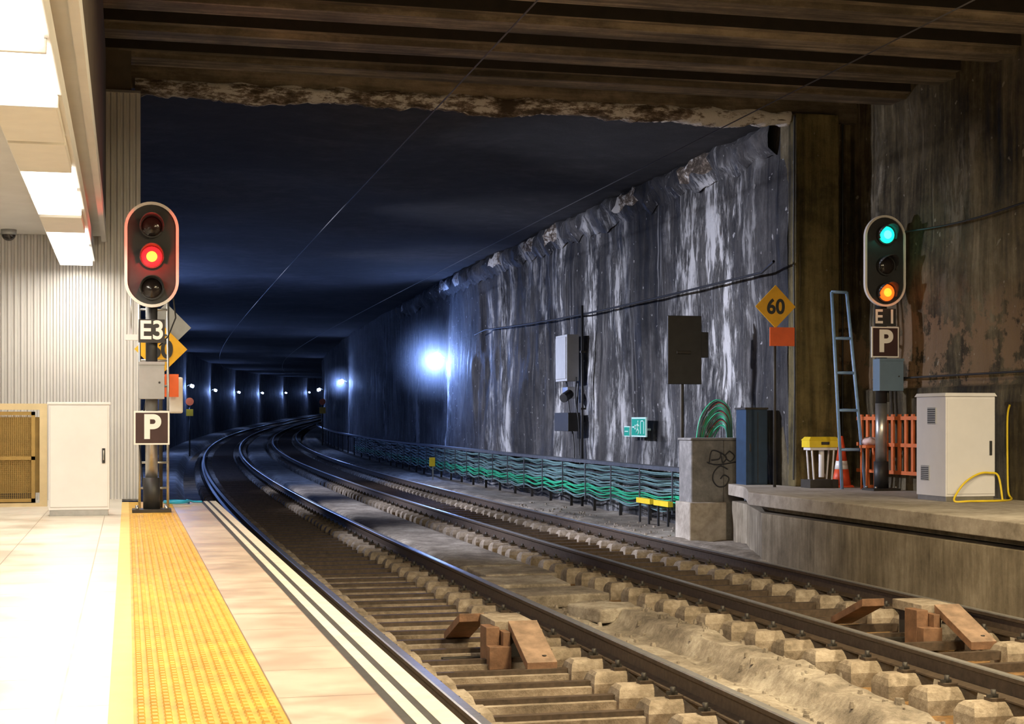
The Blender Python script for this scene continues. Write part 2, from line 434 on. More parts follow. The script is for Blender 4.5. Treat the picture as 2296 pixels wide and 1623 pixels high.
poly([(8.1,-8),(10.6,-8),(10.6,21.34),(9.47,21.34),(9.42,22.35),(8.9,22.35),(8.75,21.4),(8.6,20.9),(8.1,19.6)],-.17,0,0)
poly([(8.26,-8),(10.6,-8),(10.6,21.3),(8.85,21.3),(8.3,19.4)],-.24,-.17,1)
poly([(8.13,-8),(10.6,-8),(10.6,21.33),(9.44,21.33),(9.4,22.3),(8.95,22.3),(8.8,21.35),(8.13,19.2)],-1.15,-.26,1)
b.make('floor_platform_right',bevel=.01)

# ------------------------------------------------------------ walls / ceilings
b=B(['corr','canopydark','galv'])
pts=[];x=-4.2;per=.075
while x<.14:
    for dx,dy in ((0,0),(.026,0),(.036,-.032),(.066,-.032)): pts.append((x+dx,19.7+dy))
    x+=per
g0=[b.bm.verts.new((px,py,0)) for px,py in pts]; g1_=[b.bm.verts.new((px,py,4.97)) for px,py in pts]
for i in range(len(pts)-1): b.face([g0[i],g0[i+1],g1_[i+1],g1_[i]],0)
b.box(-4.2,.16,19.72,19.9,-.02,4.97,0); b.box(-4.2,.16,19.65,19.9,4.97,5.0,2); b.box(-4.2,.05,19.72,19.9,5.0,5.6,1)
b.make('wall_end_corrugated')
b=B(['canopy']); b.box(-4.3,-4.2,-8,19.9,-1.2,6,0); b.make('wall_left')
b=B(['wall_sta']); b.box(-4.3,10.6,-8.1,-8,-1.2,6,0); b.make('wall_back')
b=B(['wall_sta','platside','cabblack'])
b.grid(lambda y,z:(10.5+.05*noise.noise(Vector((y*.9,z*.9,1)))+.02*noise.noise(Vector((y*3,z*3,1)))+(-.05 if z<1.42 else 0),y,z),[-8+.2*i for i in range(148)],[-.2,.3,.8,1.2,1.40,1.42,1.6,1.8,2.0]+[2.2+.2*i for i in range(19)],0)
b.box(10.6,10.8,-8,21.4,-.2,5.9,0)
b.make('wall_right')
b=B(['wall_sta','pilaster','crust'])
b.box(9.52,10.6,21.35,21.8,-1.1,5.6,0)
b.box(9.45,10.15,21.1,21.35,0,5.45,1)
b.make('wall_right_return',bevel=.02)
def relief(y,z):
    return .10*noise.noise(Vector((y*.5,z*.4,7)))+.05*noise.noise(Vector((y*1.6,z*.8,3)))+.022*noise.noise(Vector((y*5,z*2.5,7)))
b=B(['wall_tun'])
zs=[-1.15+.15*i for i in range(46)]
b.grid(lambda y,z:(9.52+off(y)+relief(y,z),y,z+zo(y)),yl(21.4,48,.14,60)+yl(48.2,330,.5,60),zs,0)
b.make('wall_tunnel_right')
b=B(['wall_tun'])
b.grid(lambda y,z:(-.3+off(y),y,z+zo(y)),yl(19.9,330,.8,60),[-1.15+.5*i for i in range(15)],0)
b.make('wall_tunnel_left')
b=B(['ceil_tun'])
b.grid(lambda y,x:(x+off(y),y,5.45+zo(y)+.12*noise.noise(Vector((x*.4,y*.25,2)))),yl(21.4,330,.8,60),[-.3+.7*i for i in range(15)],0)
b.make('ceiling_tunnel')
b=B(['crust','wall_tun'])
b.grid(lambda y,k:(9.5+off(y)-[0,.12,.18,.14,0][k]*(1+.9*noise.noise(Vector((y*1.5,k,0)))),y,[5.50,5.43,5.3,5.12,4.92][k]+zo(y)+.14*noise.noise(Vector((y*2.1,k*.6,4)))),[21.9+.1*i for i in range(390)],[0,1,2,3,4],1,mf=lambda y,k:0 if (noise.noise(Vector((y*.5,0,8)))>.15 and k in (1,2)) else 1)
b.make('trim_wall_crust')
b=B(['beam','gap_shade'])
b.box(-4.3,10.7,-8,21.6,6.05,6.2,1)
y=-7.6
while y<20.6:
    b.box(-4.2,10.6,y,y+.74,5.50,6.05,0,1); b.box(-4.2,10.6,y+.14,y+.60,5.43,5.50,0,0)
    y+=1.36
b.box(-4.2,10.6,21.25,21.65,5.36,6.2,0)
b.make('ceiling')
b=B(['crust'])
def edge(x): return 5.33-.13*max(0,noise.noise(Vector((x*.9,2,0)))+.25)-.05*noise.noise(Vector((x*5,1,0)))-.03*noise.noise(Vector((x*16,1,0)))
xx=[.1+.04*i for i in range(int(9.4/.04))]
b.grid(lambda x,k:(x,[21.26,21.21+.03*noise.noise(Vector((x*4,k,2))),21.23+.02*noise.noise(Vector((x*9,k,2))),21.3,21.6][k],[5.50+.06*noise.noise(Vector((x*3,7,0))),5.44,(edge(x)+5.44)/2,edge(x)-.02,edge(x)+.02][k]),xx,[0,1,2,3,4],0)
b.make('trim_lintel_crust')

b=B(['canopy','canopydark','diff_off'])
b.box(-4.2,-.244,-8,19.6,3.2,3.3,0); b.box(-4.2,-.25,-8,19.6,3.3,3.5,1); b.box(-.40,-.25,-8,19.65,3.5,5.42,1)
b.box(-.30,-.243,-8,19.6,3.13,3.2,0)
b.make('ceiling_canopy')
gl=group('fluorescent_light_trough',(-.585,8,2.9)); b=B(['canopy','diff_off','galv','panel_on'])
b.box(-.80,-.37,-7,19.45,2.86,3.02,0)
for yy in range(-6,20,2): b.box(-.62,-.55,yy,yy+.06,3.02,3.19,2)
for ya,yb in ((9.55,10.75),(10.85,12.05),(14.7,15.85)): b.box(-.77,-.40,ya,yb,2.795,2.86,1)
for yy in (8.12,9.52): b.box(-.78,-.39,yy-.02,yy+.02,2.785,2.86,0)
WARM=(1,.92,.78)
for ya,yb in ((8.2,9.5),(12.15,13.25),(13.45,14.55),(16.,17.45),(17.65,19.2),(6.7,8.05),(5.2,6.5),(2.2,3.5),(-.8,.5),(-3.8,-2.5)):
    b.box(-.77,-.40,ya,yb,2.80,2.86,3)
    light('panel_light','AREA',(-.585,(ya+yb)/2,2.79),44,WARM,gl,(0,0,0),.38,yb-ya)
b.make('trough_body',gl,bevel=.006)
b=B(['grey_metal','glassdark']); b.cyl((-1.35,19.2,3.2),(-1.35,19.2,3.14),.09,20,0); b.dome((-1.35,19.2,3.14),.08,(0,0,-1),1,.9); b.make('ceiling_dome_camera',origin=(-1.35,19.2,3.14))
gr=group('fluorescent_light_trough.001',(9.0,4,4.6)); b=B(['canopy','galv','panel_on']); b.box(8.8,9.2,-6,11,4.6,4.75,0)
for yy in range(-5,11,3): b.cyl((9.0,yy,4.75),(9.0,yy,5.42),.02,8,1)
for yy in (-3,2,6,9.8):
    b.box(8.84,9.16,yy-.8,yy+.8,4.57,4.6,2); light('panel_light','AREA',(9.0,yy,4.56),330,(1,.84,.56),gr,(0,0,0),.35,1.6)
b.make('trough_body',gr)
gc=group('fluorescent_light_trough.002',(4.6,5,4.7)); b=B(['canopy','galv','panel_on']); b.box(4.4,4.8,-4,12,4.7,4.82,0)
for yy in range(-3,12,3): b.cyl((4.6,yy,4.82),(4.6,yy,5.42),.02,8,1)
for yy in (0,5,10):
    b.box(4.44,4.76,yy-.8,yy+.8,4.67,4.7,2)
    light('panel_light','AREA',(4.6,yy,4.66),480,(1,.80,.48),gc,(0,0,0),.35,1.6)
    light('ceiling_fill','AREA',(4.6,yy,4.84),100,(1,.82,.56),gc,(math.pi,0,0),.35,1.6)  # added upward lamp to brighten the ceiling beams
b.make('trough_body',gc)

# ------------------------------------------------------------ signals
def stadium(cx,cz,r,h,n=20):
    c=h/2-r; p=[]
    for i in range(n+1): t=math.pi*i/n; p.append((cx+r*math.cos(t),cz+c+r*math.sin(t)))
    for i in range(n+1): t=math.pi+math.pi*i/n; p.append((cx+r*math.cos(t),cz-c+r*math.sin(t)))
    return p
def signal(x,y,zt,zb,w,lamps,name,plates,box,pole,bx=0.,bm='greybox',num='E3'):
    g=group(name,(x,y,0)); r=w/2;cz=(zt+zb)/2;h=zt-zb
    b=B(['black','rim']); b.plate(stadium(x,cz,r-.02,h-.04),y-.02,y+.01,0)
    outer=stadium(x,cz,r,h); inner=stadium(x,cz,r-.03,h-.06); n=len(outer)
    A=[[b.bm.verts.new((px,yy,pz)) for px,pz in L] for L,yy in ((outer,y-.04),(inner,y-.04),(outer,y+.012),(inner,y-.02))]
    for i in range(n):
        j=(i+1)%n
        b.face([A[0][i],A[0][j],A[1][j],A[1][i]],1); b.face([A[0][i],A[2][i],A[2][j],A[0][j]],1); b.face([A[1][i],A[1][j],A[3][j],A[3][i]],1)
    b.plate(stadium(x,cz,r*.62,h*.86),y+.01,y+.2,0)
    b.make('signal_head',g)
    for i,(lz,kind) in enumerate(lamps):
        b=B(['black','glassdark']+([kind[0],kind[1]] if kind else []))
        R=w*.19
        b.cyl((x,y-.02,lz),(x,y-.07,lz),R*1.15,28,0)
        m=2 if kind else 1
        b.dome((x,y-.07,lz),R,(0,-1,0),m,.35,24)
        if kind: b.dome((x,y-.075,lz),R*.66,(0,-1,0),3,.62,20)
        seg=20; ang=[math.radians(-25+230*k/seg) for k in range(seg+1)]
        for k in range(seg):
            v=[]
            for rr in (R*1.18,R*1.12):
                for t in (ang[k],ang[k+1]):
                    L=.08+.15*max(0,math.sin(t))
                    v.append((b.bm.verts.new((x+rr*math.cos(t),y-.05,lz+rr*math.sin(t))),b.bm.verts.new((x+rr*math.cos(t),y-.05-L,lz+rr*math.sin(t)))))
            b.face([v[0][0],v[1][0],v[1][1],v[0][1]],0,True); b.face([v[2][0],v[3][0],v[3][1],v[2][1]],0,True)
            b.face([v[0][1],v[1][1],v[3][1],v[2][1]],0)
        b.make('lamp_%d'%(i+1),g)
    b=B(['black','galv','dark'])
    pr,sl,sr=pole
    b.cyl((x,y+.09,sl),(x,y+.09,1.2),pr,20,1); b.cyl((x,y+.09,1.2),(x,y+.09,zb+.1),pr*.95,20,0)
    b.cyl((x,y+.09,.03),(x,y+.09,sl),sr,20,0); b.box(x-.2,x+.2,y-.09,y+.27,0,.03,2)
    for sx in (-.15,.15):
        for sy in (-.05,.23): b.cyl((x+sx,y+sy,.03),(x+sx,y+sy,.06),.018,6,1)
    b.make('mast',g)
    (e1,e0,ew),(p1,p0,pw)=plates
    b=B(['black']); b.box(x-ew/2,x+ew/2,y-.03,y-.01,e0,e1,0); b.make('number_plate',g)
    text(num,(e1-e0)*1.12,(x,y-.034,(e0+e1)/2),'signwhite',g,'number_lettering',.018,.95)
    b=B(['signwhite','signbrown']); b.box(x-pw/2,x+pw/2,y-.03,y-.012,p0,p1,0); b.box(x-pw/2+.018,x+pw/2-.018,y-.034,y-.03,p0+.018,p1-.018,1)
    b.box(x-.05,x+.05,y-.015,y+.05,p0+.08,p1-.08,1); b.make('p_plate',g,bevel=.004)
    text('P',(p1-p0)*.98,(x,y-.038,(p0+p1)/2),'signwhite',g,'p_lettering',.035,1.0)
    b=B([bm,'dark']); z1,z0,bw=box; b.box(x+bx-bw/2,x+bx+bw/2,y-.06,y+.14,z0,z1,0); b.box(x+bx-bw/2-.006,x+bx+bw/2+.006,y-.07,y-.06,z1-.03,z1+.005,0)
    b.cyl((x+bx+bw*.3,y-.062,(z0+z1)/2-.02),(x+bx+bw*.3,y-.07,(z0+z1)/2-.02),.012,8,1)
    b.cyl((x+bx,y+.05,z0),(x+bx,y+.05,z0-.15),.02,8,1); b.make('junction_box',g,bevel=.006)
    return g
g3=signal(.25,16.8,3.25,2.145,.555,[(2.988,None),(2.67,('red_on','red_core')),(2.342,None)],'railway_signal',((2.02,1.775,.27),(1.06,.706,.365)),(1.57,1.185,.26),(.065,.36,.088),0,'greybox','E3')
light('red_glow','POINT',(.25,16.42,2.67),16,(1,.015,.012),g3,radius=.03)
cables('signal_cable',[([(.47,16.9,2.3),(.50,16.92,2.05),(.42,16.95,1.85),(.33,16.95,1.75)],0),([(.20,16.95,1.2),(.12,17.0,.8),(.16,17.0,.3),(.2,16.95,.1)],0)],.008,['cabblack'],g3)
b=B(['galv','white_metal']); b.box(-.02,.12,16.78,16.85,1.80,1.86,1); b.box(.1,.2,16.86,16.9,1.82,1.84,0); b.cyl((.04,16.82,1.86),(.04,16.82,2.35),.008,6,0); b.make('side_bracket',g3)
g1=signal(10.1,19.6,3.78,2.525,.61,[(3.506,('green_on','green_core')),(3.083,None),(2.715,('orange_on','orange_core'))],'railway_signal.001',((2.5,2.26,.32),(2.25,1.828,.41)),(1.81,1.37,.36),(.08,.40,.1),.08,'bluebox','E 1')
light('green_glow','POINT',(10.1,19.36,3.5),.7,(.05,1,.7),g1,radius=.03)
light('orange_glow','POINT',(10.1,19.36,2.71),1.2,(1,.16,.02),g1,radius=.03)

def ladder(name,bl_,br,tl,tr,rungs,mat='galv',r=.014,parent=None):
    b=B([mat]); bl_,br,tl,tr=map(Vector,(bl_,br,tl,tr))
    b.cyl(bl_,tl,r,8); b.cyl(br,tr,r,8)
    for t in rungs: b.cyl(bl_.lerp(tl,t),br.lerp(tr,t),r*.9,8)
    return b.make(name,parent,None if parent else (bl_+br)/2)
ladder('access_ladder',(.13,17.35,0),(.43,17.35,0),(.13,17.35,2.3),(.43,17.35,2.3),[.1+.12*i for i in range(8)],parent=g3)
ladder('signal_access_ladder',(9.76,20.2,0),(10.12,20.2,0),(9.60,20.2,2.77),(9.83,20.2,2.77),[.2,.4,.59,.765,.999],'ladder',.024)

def diamond(name,x,y,z,h,zpole,plate=None,back=False,parent=None):
    g=parent or group(name,(x,y,z)); b=B(['signyellow','black','dark','grey_metal'])
    b.plate([(x-h,z),(x,z-h),(x+h,z),(x,z+h)],y-.01,y+.01,0 if not back else 3)
    if zpole is not None: b.cyl((x+.0,y+.03,zpole),(x+.0,y+.03,z+h*.5),.022,10,2)
    b.make('diamond_back_plate' if back else 'diamond_plate',g)
    if not back: text('60',h*.95,(x,y-.014,z-.01),'black',g,'speed_lettering',.03,.95)
    if plate:
        b=B(['signorange','rim']); b.box(*plate,0); b.make('orange_plate',g)
    return g
diamond('speed_limit_sign',9.1,21.0,2.61,.31,0,(9.0,9.38,20.96,20.98,2.04,2.31))
gd=diamond('speed_limit_sign.001',.36,17.6,1.745,.285,0,(.40,.55,17.55,17.57,1.22,1.47))
diamond('x',.42,17.7,1.99,.27,None,None,True,gd)
b=B(['rim']); b.box(.45,.60,17.63,17.7,1.04,1.44,0); b.make('white_equipment_plate',gd,bevel=.02)

g=group('trackside_board_sign',(8.42,23,1.9)); b=B(['black','dark'])
b.box(8.16,8.72,22.98,23.02,1.53,2.60,0); b.box(8.70,8.84,23.0,23.1,1.95,2.35,0); b.cyl((8.42,23.06,-.85),(8.42,23.06,2.5),.035,12,1)
b.box(8.3,8.54,22.96,22.98,2.0,2.05,1); b.make('board',g,bevel=.01)

# ------------------------------------------------------------ cabinets
g=group('electrical_cabinet',(-.47,16.45,0)); b=B(['white_metal','galv','black'])
b.box(-.765,-.175,16.3,16.62,.06,1.12,0); b.box(-.78,-.16,16.285,16.64,1.12,1.145,0); b.box(-.755,-.185,16.31,16.6,0,.06,1)
b.box(-.75,-.19,16.29,16.3,.09,1.1,0); b.box(-.245,-.215,16.275,16.29,.53,.68,2); b.cyl((-.23,16.27,.56),(-.23,16.27,.66),.007,8,1)
b.make('cabinet_body',g,bevel=.006)
g=group('electrical_cabinet.001',(9.72,17.05,0)); b=B(['white_metal','galv','black','greybox'])
b.box(9.4,10.05,16.7,17.4,.06,1.25,0); b.frustum([(9.38,16.68),(10.07,16.68),(10.07,17.42),(9.38,17.42)],[(9.40,16.7),(10.05,16.7),(10.05,17.4),(9.40,17.4)],1.25,1.29,0)
b.box(9.41,10.04,16.71,17.39,0,.06,1); b.box(9.415,10.035,16.69,16.7,.09,1.22,0); b.box(9.97,10.0,16.675,16.69,.55,.72,2)
b.box(9.39,9.4,16.92,17.12,.92,1.12,3); b.box(9.39,9.4,17.08,17.28,.24,.42,3)
for i in range(7):
    b.box(9.385,9.39,16.93,17.11,.935+i*.026,.945+i*.026,2); b.box(9.385,9.39,17.09,17.27,.25+i*.023,.258+i*.023,2)
b.make('cabinet_body',g,bevel=.006)
g=group('mesh_gate',(-1.9,18.3,0)); b=B(['beige','mesh','dark'])
b.box(-3.3,-.87,18.2,18.27,1.08,1.15,0); b.box(-.95,-.87,18.2,18.27,0,1.08,0); b.box(-3.3,-.95,18.2,18.27,.0,.04,0)
for x0,x1 in ((-2.4,-1.0),(-3.3,-2.45)):
    b.box(x0,x1,18.22,18.26,1.02,1.06,1); b.box(x0,x1,18.22,18.26,.52,.56,1); b.box(x0,x1,18.22,18.26,.05,.09,1); b.box(x1-.04,x1,18.22,18.26,.05,1.06,1); b.box(x0,x0+.04,18.22,18.26,.05,1.06,1)
    xx_=x0
    while xx_<x1: b.box(xx_,xx_+.005,18.235,18.24,.05,1.05,1); xx_+=.022
    zz=.06
    while zz<1.05: b.box(x0,x1,18.24,18.245,zz,zz+.005,1); zz+=.022
b.box(-3.3,-.95,18.33,18.36,.15,1.0,1); b.box(-3.3,-1.0,18.31,18.33,.0,.15,2)
b.make('gate_body',g)
cables('blue_hose_coil',[([(.55+.14*math.cos(t/6*math.pi)*(1+.04*math.sin(t)),18.35+.2*math.sin(t/6*math.pi),.015+.001*t) for t in range(26)]+[(.75,18.6,.015),(.85,18.55,.015)],0)],.012,['blueplastic'])

# ------------------------------------------------------------ right platform objects
g=group('graffiti_concrete_block',(8.75,22.65,-.8)); b=B(['block','platc'])
b.box(8.33,8.86,22.4,22.95,-.9,.66,0); b.box(8.86,9.2,22.4,22.95,-.9,.66,0); b.box(8.28,8.88,22.33,22.98,-.9,-.28,1); b.box(8.31,9.22,22.38,22.97,.66,.70,0); b.make('block_body',g,bevel=.02)
tag=[[(8.62,.30),(8.66,.50),(8.80,.47),(8.78,.38),(8.65,.36)],[(8.80,.48),(8.90,.40),(8.84,.32),(8.82,.42)],[(8.95,.5),(8.88,.42),(8.96,.34),(9.03,.42),(8.95,.5)],
     [(8.92,.22),(8.80,.27),(8.70,.18),(8.68,.06),(8.76,-.04),(8.88,-.03),(8.94,.08),(8.86,.13),(8.80,.07)],[(8.58,.33),(8.75,.29),(9.05,.33)]]
cables('graffiti_tag',[(smooth_pts([(x,22.395,z) for x,z in s]),0) for s in tag],.010,['paint_tag'],g)
g=group('blue_equipment_cabinet',(9.18,22.0,0)); b=B(['bluedoor','dark']); b.box(9.0,9.34,21.86,22.25,0,1.13,0); b.box(8.98,9.35,21.84,22.27,1.13,1.16,1); b.box(9.03,9.32,21.85,21.86,.02,1.09,0); b.box(9.05,9.07,21.83,21.85,.5,.62,1); b.box(9.18,9.19,21.845,21.85,.02,1.09,1); b.make('cabinet_body',g)
g=group('yellow_case_on_stand',(9.66,20.7,.6)); b=B(['plasticyellow','white_metal','dark'])
X=-.06
b.box(9.50+X,9.96+X,20.58,20.85,.58,.68,0); b.frustum([(9.49+X,20.57),(9.97+X,20.57),(9.97+X,20.86),(9.49+X,20.86)],[(9.53+X,20.61),(9.93+X,20.61),(9.93+X,20.82),(9.53+X,20.82)],.68,.73,0); b.box(9.68+X,9.8+X,20.56,20.58,.62,.66,2)
b.box(9.52+X,9.94+X,20.6,20.83,.54,.58,1)
for sx in (9.56+X,9.90+X):
    for sy in (20.63,20.8): b.cyl((sx+(.04 if sx<9.7 else -.04),sy,0),(sx,sy,.55),.014,8,1)
b.cyl((9.74+X,20.7,.15),(9.74+X,20.7,.54),.04,12,1); b.box(9.5+X,9.94+X,20.56,20.88,0,.12,2); b.make('case',g,bevel=.004)
g=group('traffic_cone',(10.06,20.84,0)); b=B(['conered','signwhite'])
def cone(z0,z1,m,R=.125,H=.76):
    rr=lambda z:R*(1-z/H)+.018
    b.cyl((10.06,20.84,z0),(10.06,20.84,z1),rr(z0),20,m,rr(z1),True)
cone(.03,.26,0);cone(.26,.38,1);cone(.38,.74,0); b.frustum([(9.92,20.70),(10.2,20.70),(10.2,20.98),(9.92,20.98)],[(9.94,20.72),(10.18,20.72),(10.18,20.96),(9.94,20.96)],0,.03,0)
b.make('cone_body',g)
g=group('orange_safety_barrier',(10.33,19.7,0)); b=B(['orange'])
for z in (.22,.6,.97): b.box(10.30,10.34,18.6,20.85,z,z+.05,0)
yy=18.6
while yy<20.86: b.box(10.305,10.335,yy,yy+.06,.22,1.05,0); yy+=.19
for yy in (18.8,20.5): b.box(10.24,10.42,yy,yy+.05,0,.04,0); b.box(10.30,10.34,yy,yy+.05,.04,.25,0)
b.make('barrier_frame',g)
g=group('sack_on_trestle',(10.12,20.05,0)); b=B(['pink','orange'])
b.grid(lambda u,v:(10.12+.12*math.sin(v)*math.cos(u),20.05+.14*math.sin(v)*math.sin(u),.67+.06*math.cos(v)+.01*math.sin(5*u)),[i*math.pi/8 for i in range(17)],[i*math.pi/8 for i in range(9)])
b.box(10.0,10.24,19.95,20.15,.58,.62,1)
for sx in (10.02,10.22):
    for sy in (19.97,20.13): b.cyl((sx,sy,0),(sx,sy,.58),.012,8,1)
b.make('sack_and_trestle',g)
cables('yellow_hose',[(smooth_pts([(10.40,16.95,1.15),(10.40,17.0,1.0),(10.40,17.0,.5),(10.38,16.95,.1),(10.33,16.8,.015),(10.0,16.52,.015),(9.6,16.5,.015),(9.42,16.53,.015),(9.5,16.6,.12),(9.62,16.62,.24),(9.8,16.64,.33),(9.95,16.65,.34),(10.06,16.64,.30),(10.09,16.6,.02)],5),0)],.013,['plasticyellow'])
cables('wall_conduit',[([(10.40,y,3.55+.04*math.sin(y*1.3)) for y in [6+.5*i for i in range(30)]],0),([(10.39,y,1.55) for y in [6+.5*i for i in range(30)]],0),([(9.42,21.05,5.4),(9.41,21.06,3.5),(9.43,21.06,1.5),(9.41,21.06,.1)],0),([(10.3,21.3,5.4),(10.3,21.3,.2)],0)],.014,['cabblack'])

# ------------------------------------------------------------ cable rack
g=group('tunnel_cable_rack',(9.15,30,0)); b=B(['dark','galv','railing'])
Y=yl(23.3,150,.5,60)
for a,c in zip(Y[:-1],Y[1:]):
    v=[(x+off(q),q,z+zo(q)) for q in (a,c) for x,z in ((9.0,.10),(9.22,.10),(9.22,.165),(9.0,.165))]
    v=[b.bm.verts.new(p) for p in v]
    for i in range(4): b.face([v[i],v[(i+1)%4],v[4+(i+1)%4],v[4+i]],2)
y=23.4
while y<110:
    o,z=off(y),zo(y); b.box(9.18+o,9.24+o,y,y+.04,-.95+z,.12+z,0); b.box(9.0+o,9.02+o,y,y+.035,-.62+z,.10+z,2); b.box(9.0+o,9.2+o,y,y+.03,-.64+z,-.62+z,2)
    b.box(9.2+o,9.40+o,y,y+.03,.0+z,.03+z,0)
    y+=1.8 if y<60 else 4
b.make('rack_frame',g)
L=[]
for k in range(26):
    zb=.07-.025*k; pts=[]; ph=random.random()*6; x0=9.04+.03*(k%4)
    amp=.02+.0018*k
    for q in yl(23.4,75,.25,75):
        s_=.5-.5*math.cos(2*math.pi*(q-23.4)/1.8)
        pts.append((x0+off(q)+.02*math.sin(q*.8+ph),q,zb+zo(q)-amp*s_+.012*math.sin(q*1.1+ph)+.006*math.sin(q*3.1+ph*2)))
    L.append((pts,1 if k in (16,17,18,19,20,21,23) else (2 if k%6==4 else 0)))
cables('cables',L,.014,['cabteal','cabgreen','cabblack'],g)
L=[]
for k in range(26):
    e=.015*k; xo=.018*(k%6)
    L.append((smooth_pts([(9.02,24.3,-.1-e),(8.96-e*.1,23.8,.15),(8.80+xo+e*.4,23.45,.55),(8.86+xo+e*.5,23.4,1.02-e*.75),(9.06+xo*.5+e*.3,23.35,1.28-e*1.1),(9.24,23.3,1.24-e*1.1),(9.34-e*.2,23.3,1.0-e*.8),(9.36-e*.25,23.3,.3),(9.36-e*.25,23.3,-.7)],4),(1,0,2,3,1,0,0,1)[k%8]))
cables('cable_arch',L,.010,['cabteal','cabgreen','cabblack','cabred'],g)
L=[]
for k in range(10):
    x=8.6+.05*k; L.append((smooth_pts([(9.0,24.0+k*.1,-.5),(8.9,23.6,-.66-.01*k),(8.85+.03*k,23.2,-.76),(x+.45,22.8,-.8),(x+.5,22.4,-.82)],3),(1,2,1,0)[k%4]))
cables('cable_tail',L,.012,['cabteal','cabgreen','cabblack'],g)
b=B(['plasticyellow','black']); 
for ya,yb in ((25.0,25.75),(25.95,26.7)): b.box(8.88,8.97,ya,yb,-.50,-.41,0)
for yy in (25.1,25.6,26.1,26.6): b.box(8.91,8.94,yy,yy+.04,-.9,-.5,1)
b.make('yellow_cable_joint',g)
b=B(['plasticyellow','galv']); b.box(8.98,9.14,46.9,47.0,-.42,-.15,0); b.box(9.06,9.1,46.93,46.97,-.85,-.42,1); b.make('yellow_marker_post',g)

b=B(['cabblack','dark'])
b.cyl((9.33,31.65,-.9),(9.33,31.65,3.4),.03,10,0)
for zz in (0,1.2,2.4): b.box(9.29,9.40,31.6,31.70,zz,zz+.04,1)
b.make('wall_drain_pipe',origin=(9.33,31.65,0))
g=group('wall_equipment_box',(9.35,32.6,2.3)); b=B(['greybox','black','galv'])
b.box(9.15,9.42,32.2,33.1,1.82,2.82,0); b.box(9.13,9.15,32.25,33.05,1.87,2.77,0)
b.box(9.25,9.42,32.5,32.9,1.45,1.7,2); b.cyl((9.3,32.5,1.55),(9.1,32.3,1.45),.1,12,1); b.box(9.15,9.42,32.1,33.2,.74,1.14,1); b.cyl((9.40,32.3,1.15),(9.40,32.2,1.8),.02,8,1)
b.make('box_body',g,bevel=.01)
cables('box_cables',[(smooth_pts([(9.36,32.2,1.9),(9.28,32.0,1.4),(9.32,31.9,1.0),(9.35,31.95,.4),(9.28,31.8,-.2)]),0),(smooth_pts([(9.36,33,1.9),(9.32,32.6,1.2),(9.36,32.4,.5),(9.3,32.2,-.1)]),0)],.015,['cabblack'],g)
g=group('emergency_exit_sign',(9.37,28,.85)); b=B(['sign_palegreen','green_sign'])
q=-.05
b.box(9.40+q,9.43+q,27.55,28.4,.66,1.03,0); b.box(9.395+q,9.40+q,27.58,28.37,.69,1.0,1)
b.box(9.39+q,9.395+q,27.63,27.66,.72,.97,0); b.box(9.39+q,9.395+q,27.63,27.85,.95,.97,0); b.box(9.39+q,9.395+q,27.82,27.85,.72,.97,0)
b.cyl((9.395+q,27.98,.95),(9.388+q,27.98,.95),.022,10,0)
for p,r_ in (((27.99,.92),(28.0,.82)),((28.0,.82),(28.08,.74)),((28.0,.82),(27.93,.76)),((27.93,.76),(27.96,.71)),((27.99,.9),(27.91,.86)),((28.0,.9),(28.07,.87))): b.cyl((9.392+q,p[0],p[1]),(9.392+q,r_[0],r_[1]),.012,6,0)
b.box(9.39+q,9.395+q,28.14,28.32,.83,.86,0); b.box(9.39+q,9.395+q,28.12,28.18,.80,.89,0)
b.box(9.40+q,9.43+q,28.5,28.85,.66,.86,0); b.box(9.395+q,9.40+q,28.52,28.83,.68,.84,1); b.box(9.39+q,9.395+q,28.57,28.78,.75,.77,0)
for yy in (27.7,28.25,28.68): b.box(9.38,9.5,yy,yy+.03,.78,.82,0)
b.make('sign_panel',g)
cables('wall_hanging_cable',[([(9.1,21.06,3.27)]+[(9.30+off(q),q,3.2+.015*(q-22)-.12*math.sin(math.pi*(q-22)/21)) for q in [22.0+i for i in range(21)]]+[(9.6,43.4,3.42)],0)],.02,['cabblack'])

L=[]
for x0,zc in ((2.8,4.05),(6.5,4.35)):
    L.append(([(x0+off(q)+(.25*math.sin(q*.05)),q,zc+zo(q)) for q in yl(-7,200,1,100)],0))
cables('overhead_contact_wires',L,.007,['wire'])

# ------------------------------------------------------------ tunnel lamps
BL=(.22,.38,1.0)
def lamp_halo(c,R,dens,parent):
    # added volume giving the lamp a halo: denser at the lamp, thinning to nothing
    vm=bpy.data.materials.new('lamp_halo_volume'); vm.use_nodes=True; nt=vm.node_tree; nt.nodes.remove(nt.nodes['Principled BSDF'])
    tc=nt.nodes.new('ShaderNodeTexCoord'); ln=nt.nodes.new('ShaderNodeVectorMath'); ln.operation='LENGTH'
    nt.links.new(tc.outputs['Object'],ln.inputs[0])
    mr=nt.nodes.new('ShaderNodeMapRange'); mr.interpolation_type='SMOOTHSTEP'; mr.inputs[1].default_value=R; mr.inputs[2].default_value=.0; mr.inputs[3].default_value=0; mr.inputs[4].default_value=dens
    nt.links.new(ln.outputs['Value'],mr.inputs[0])
    vs=nt.nodes.new('ShaderNodeVolumeScatter'); vs.inputs['Color'].default_value=(.9,.93,1,1); vs.inputs['Anisotropy'].default_value=.2
    nt.links.new(mr.outputs[0],vs.inputs['Density']); nt.links.new(vs.outputs[0],nt.nodes['Material Output'].inputs['Volume'])
    bm=bmesh.new(); bmesh.ops.create_icosphere(bm,subdivisions=3,radius=R); me=bpy.data.meshes.new('lamp_halo'); bm.to_mesh(me); bm.free(); me.materials.append(vm)
    o=bpy.data.objects.new('lamp_halo',me); ROOT.objects.link(o); o.parent=parent; o.location=Vector(c)-Vector(parent.location)
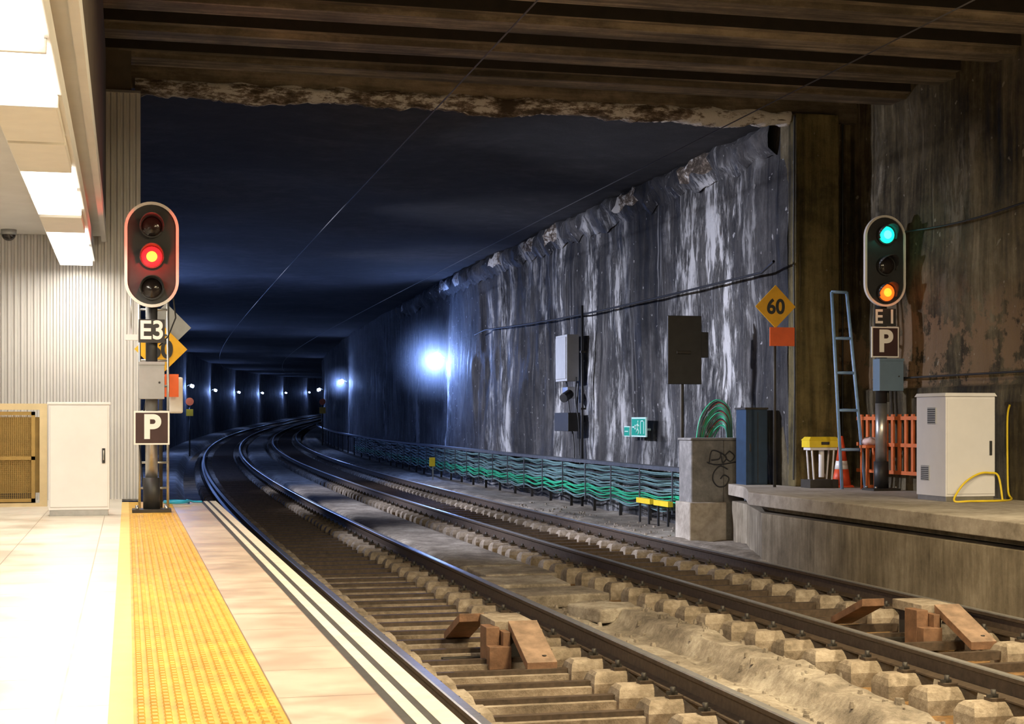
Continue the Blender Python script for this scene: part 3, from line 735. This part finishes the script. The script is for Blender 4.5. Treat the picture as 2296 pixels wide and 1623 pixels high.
def tlamp(x,y,z,side,e,idx,big=1.,ms=None):
    g=group('tunnel_wall_lamp'+('' if idx==0 else '.%03d'%idx),(x,y,z)); b=B(['grey_metal','tunnel_lamp'])
    b.cyl((x-side*.08,y,z),(x-side*.3,y,z+.1),.025,8,0); b.cyl((x-side*.28,y-.02,z+.10),(x-side*.50,y-.08,z+.02),.06*big,10,0)
    b.cyl((x-side*.34,y-.10,z+.02),(x-side*.50,y-.2,z-.05),.08*big,12,1)
    b.make('lamp_head',g)
    light('lamp_light','POINT',(x-side*.5,y-.35,z-.12),e,BL,g,radius=.08)
    if ms: lamp_halo((x-side*.5,y-.35,z-.08),ms[0],ms[1],g)
    return g
i=0
for y,e,bg_,ms in ((49,480,2.0,(1.6,.20)),(85,220,1.4,(1.1,.14)),(120,160,1.3,None)):
    tlamp(9.5+off(y),y,2.95+zo(y),1,e,i,bg_,ms); i+=1
for y in (50,80,110,140,170,200,230,260,290):
    tlamp(-.3+off(y),y,3.05+zo(y),-1,620 if y<100 else 260,i,1.3); i+=1
for k,(y,e) in enumerate(((24,520),(33,500),(42,330))):  # unseen lamps added to brighten the right tunnel wall
    g=group('added_tunnel_fill'+('' if k==0 else '.%03d'%k),(-.2,y,3.7)); b=B(['grey_metal','white_metal'])
    b.box(-.2+off(y),-.12+off(y),y-.06,y+.06,3.65,3.75,0); b.box(-.12+off(y),-.04+off(y),y-.3,y+.3,3.52,3.88,0); b.make('fill_body',g)
    light('fill_light','AREA',(-.02+off(y),y,3.7),e,(.80,.83,1.),g,(0,math.radians(-70),0),.3,.5,spread=80)
for nm,x,y,z in (('distant_trackside_sign',12.15,100,1.66),('distant_trackside_sign.001',3.05,80,1.4)):
    g=group(nm,(x,y,z)); b=B(['signyellow','signorange','dark']); s_=.2 if x>5 else .17
    b.box(x-s_,x+s_,y-.02,y+.02,z-s_,z+s_,0); b.cyl((x,y-.02,z+.55),(x,y+.02,z+.55),.2,16,1); b.cyl((x,y+.05,-.95+zo(y)),(x,y+.05,z+.6),.04,8,2); b.make('sign_body',g)

w=bpy.data.worlds.new('world'); sc.world=w; w.use_nodes=True
bg=w.node_tree.nodes['Background']; bg.inputs[0].default_value=(.5,.6,1,1); bg.inputs[1].default_value=.004
cd=bpy.data.cameras.new('camera'); cam=bpy.data.objects.new('camera',cd); ROOT.objects.link(cam)
cam.location=(0,0,.95); cam.rotation_euler=(math.pi/2,0,math.radians(-13.85))
cd.sensor_width=36; cd.lens=54.88; cd.shift_y=.0581; cd.clip_end=800
sc.camera=cam
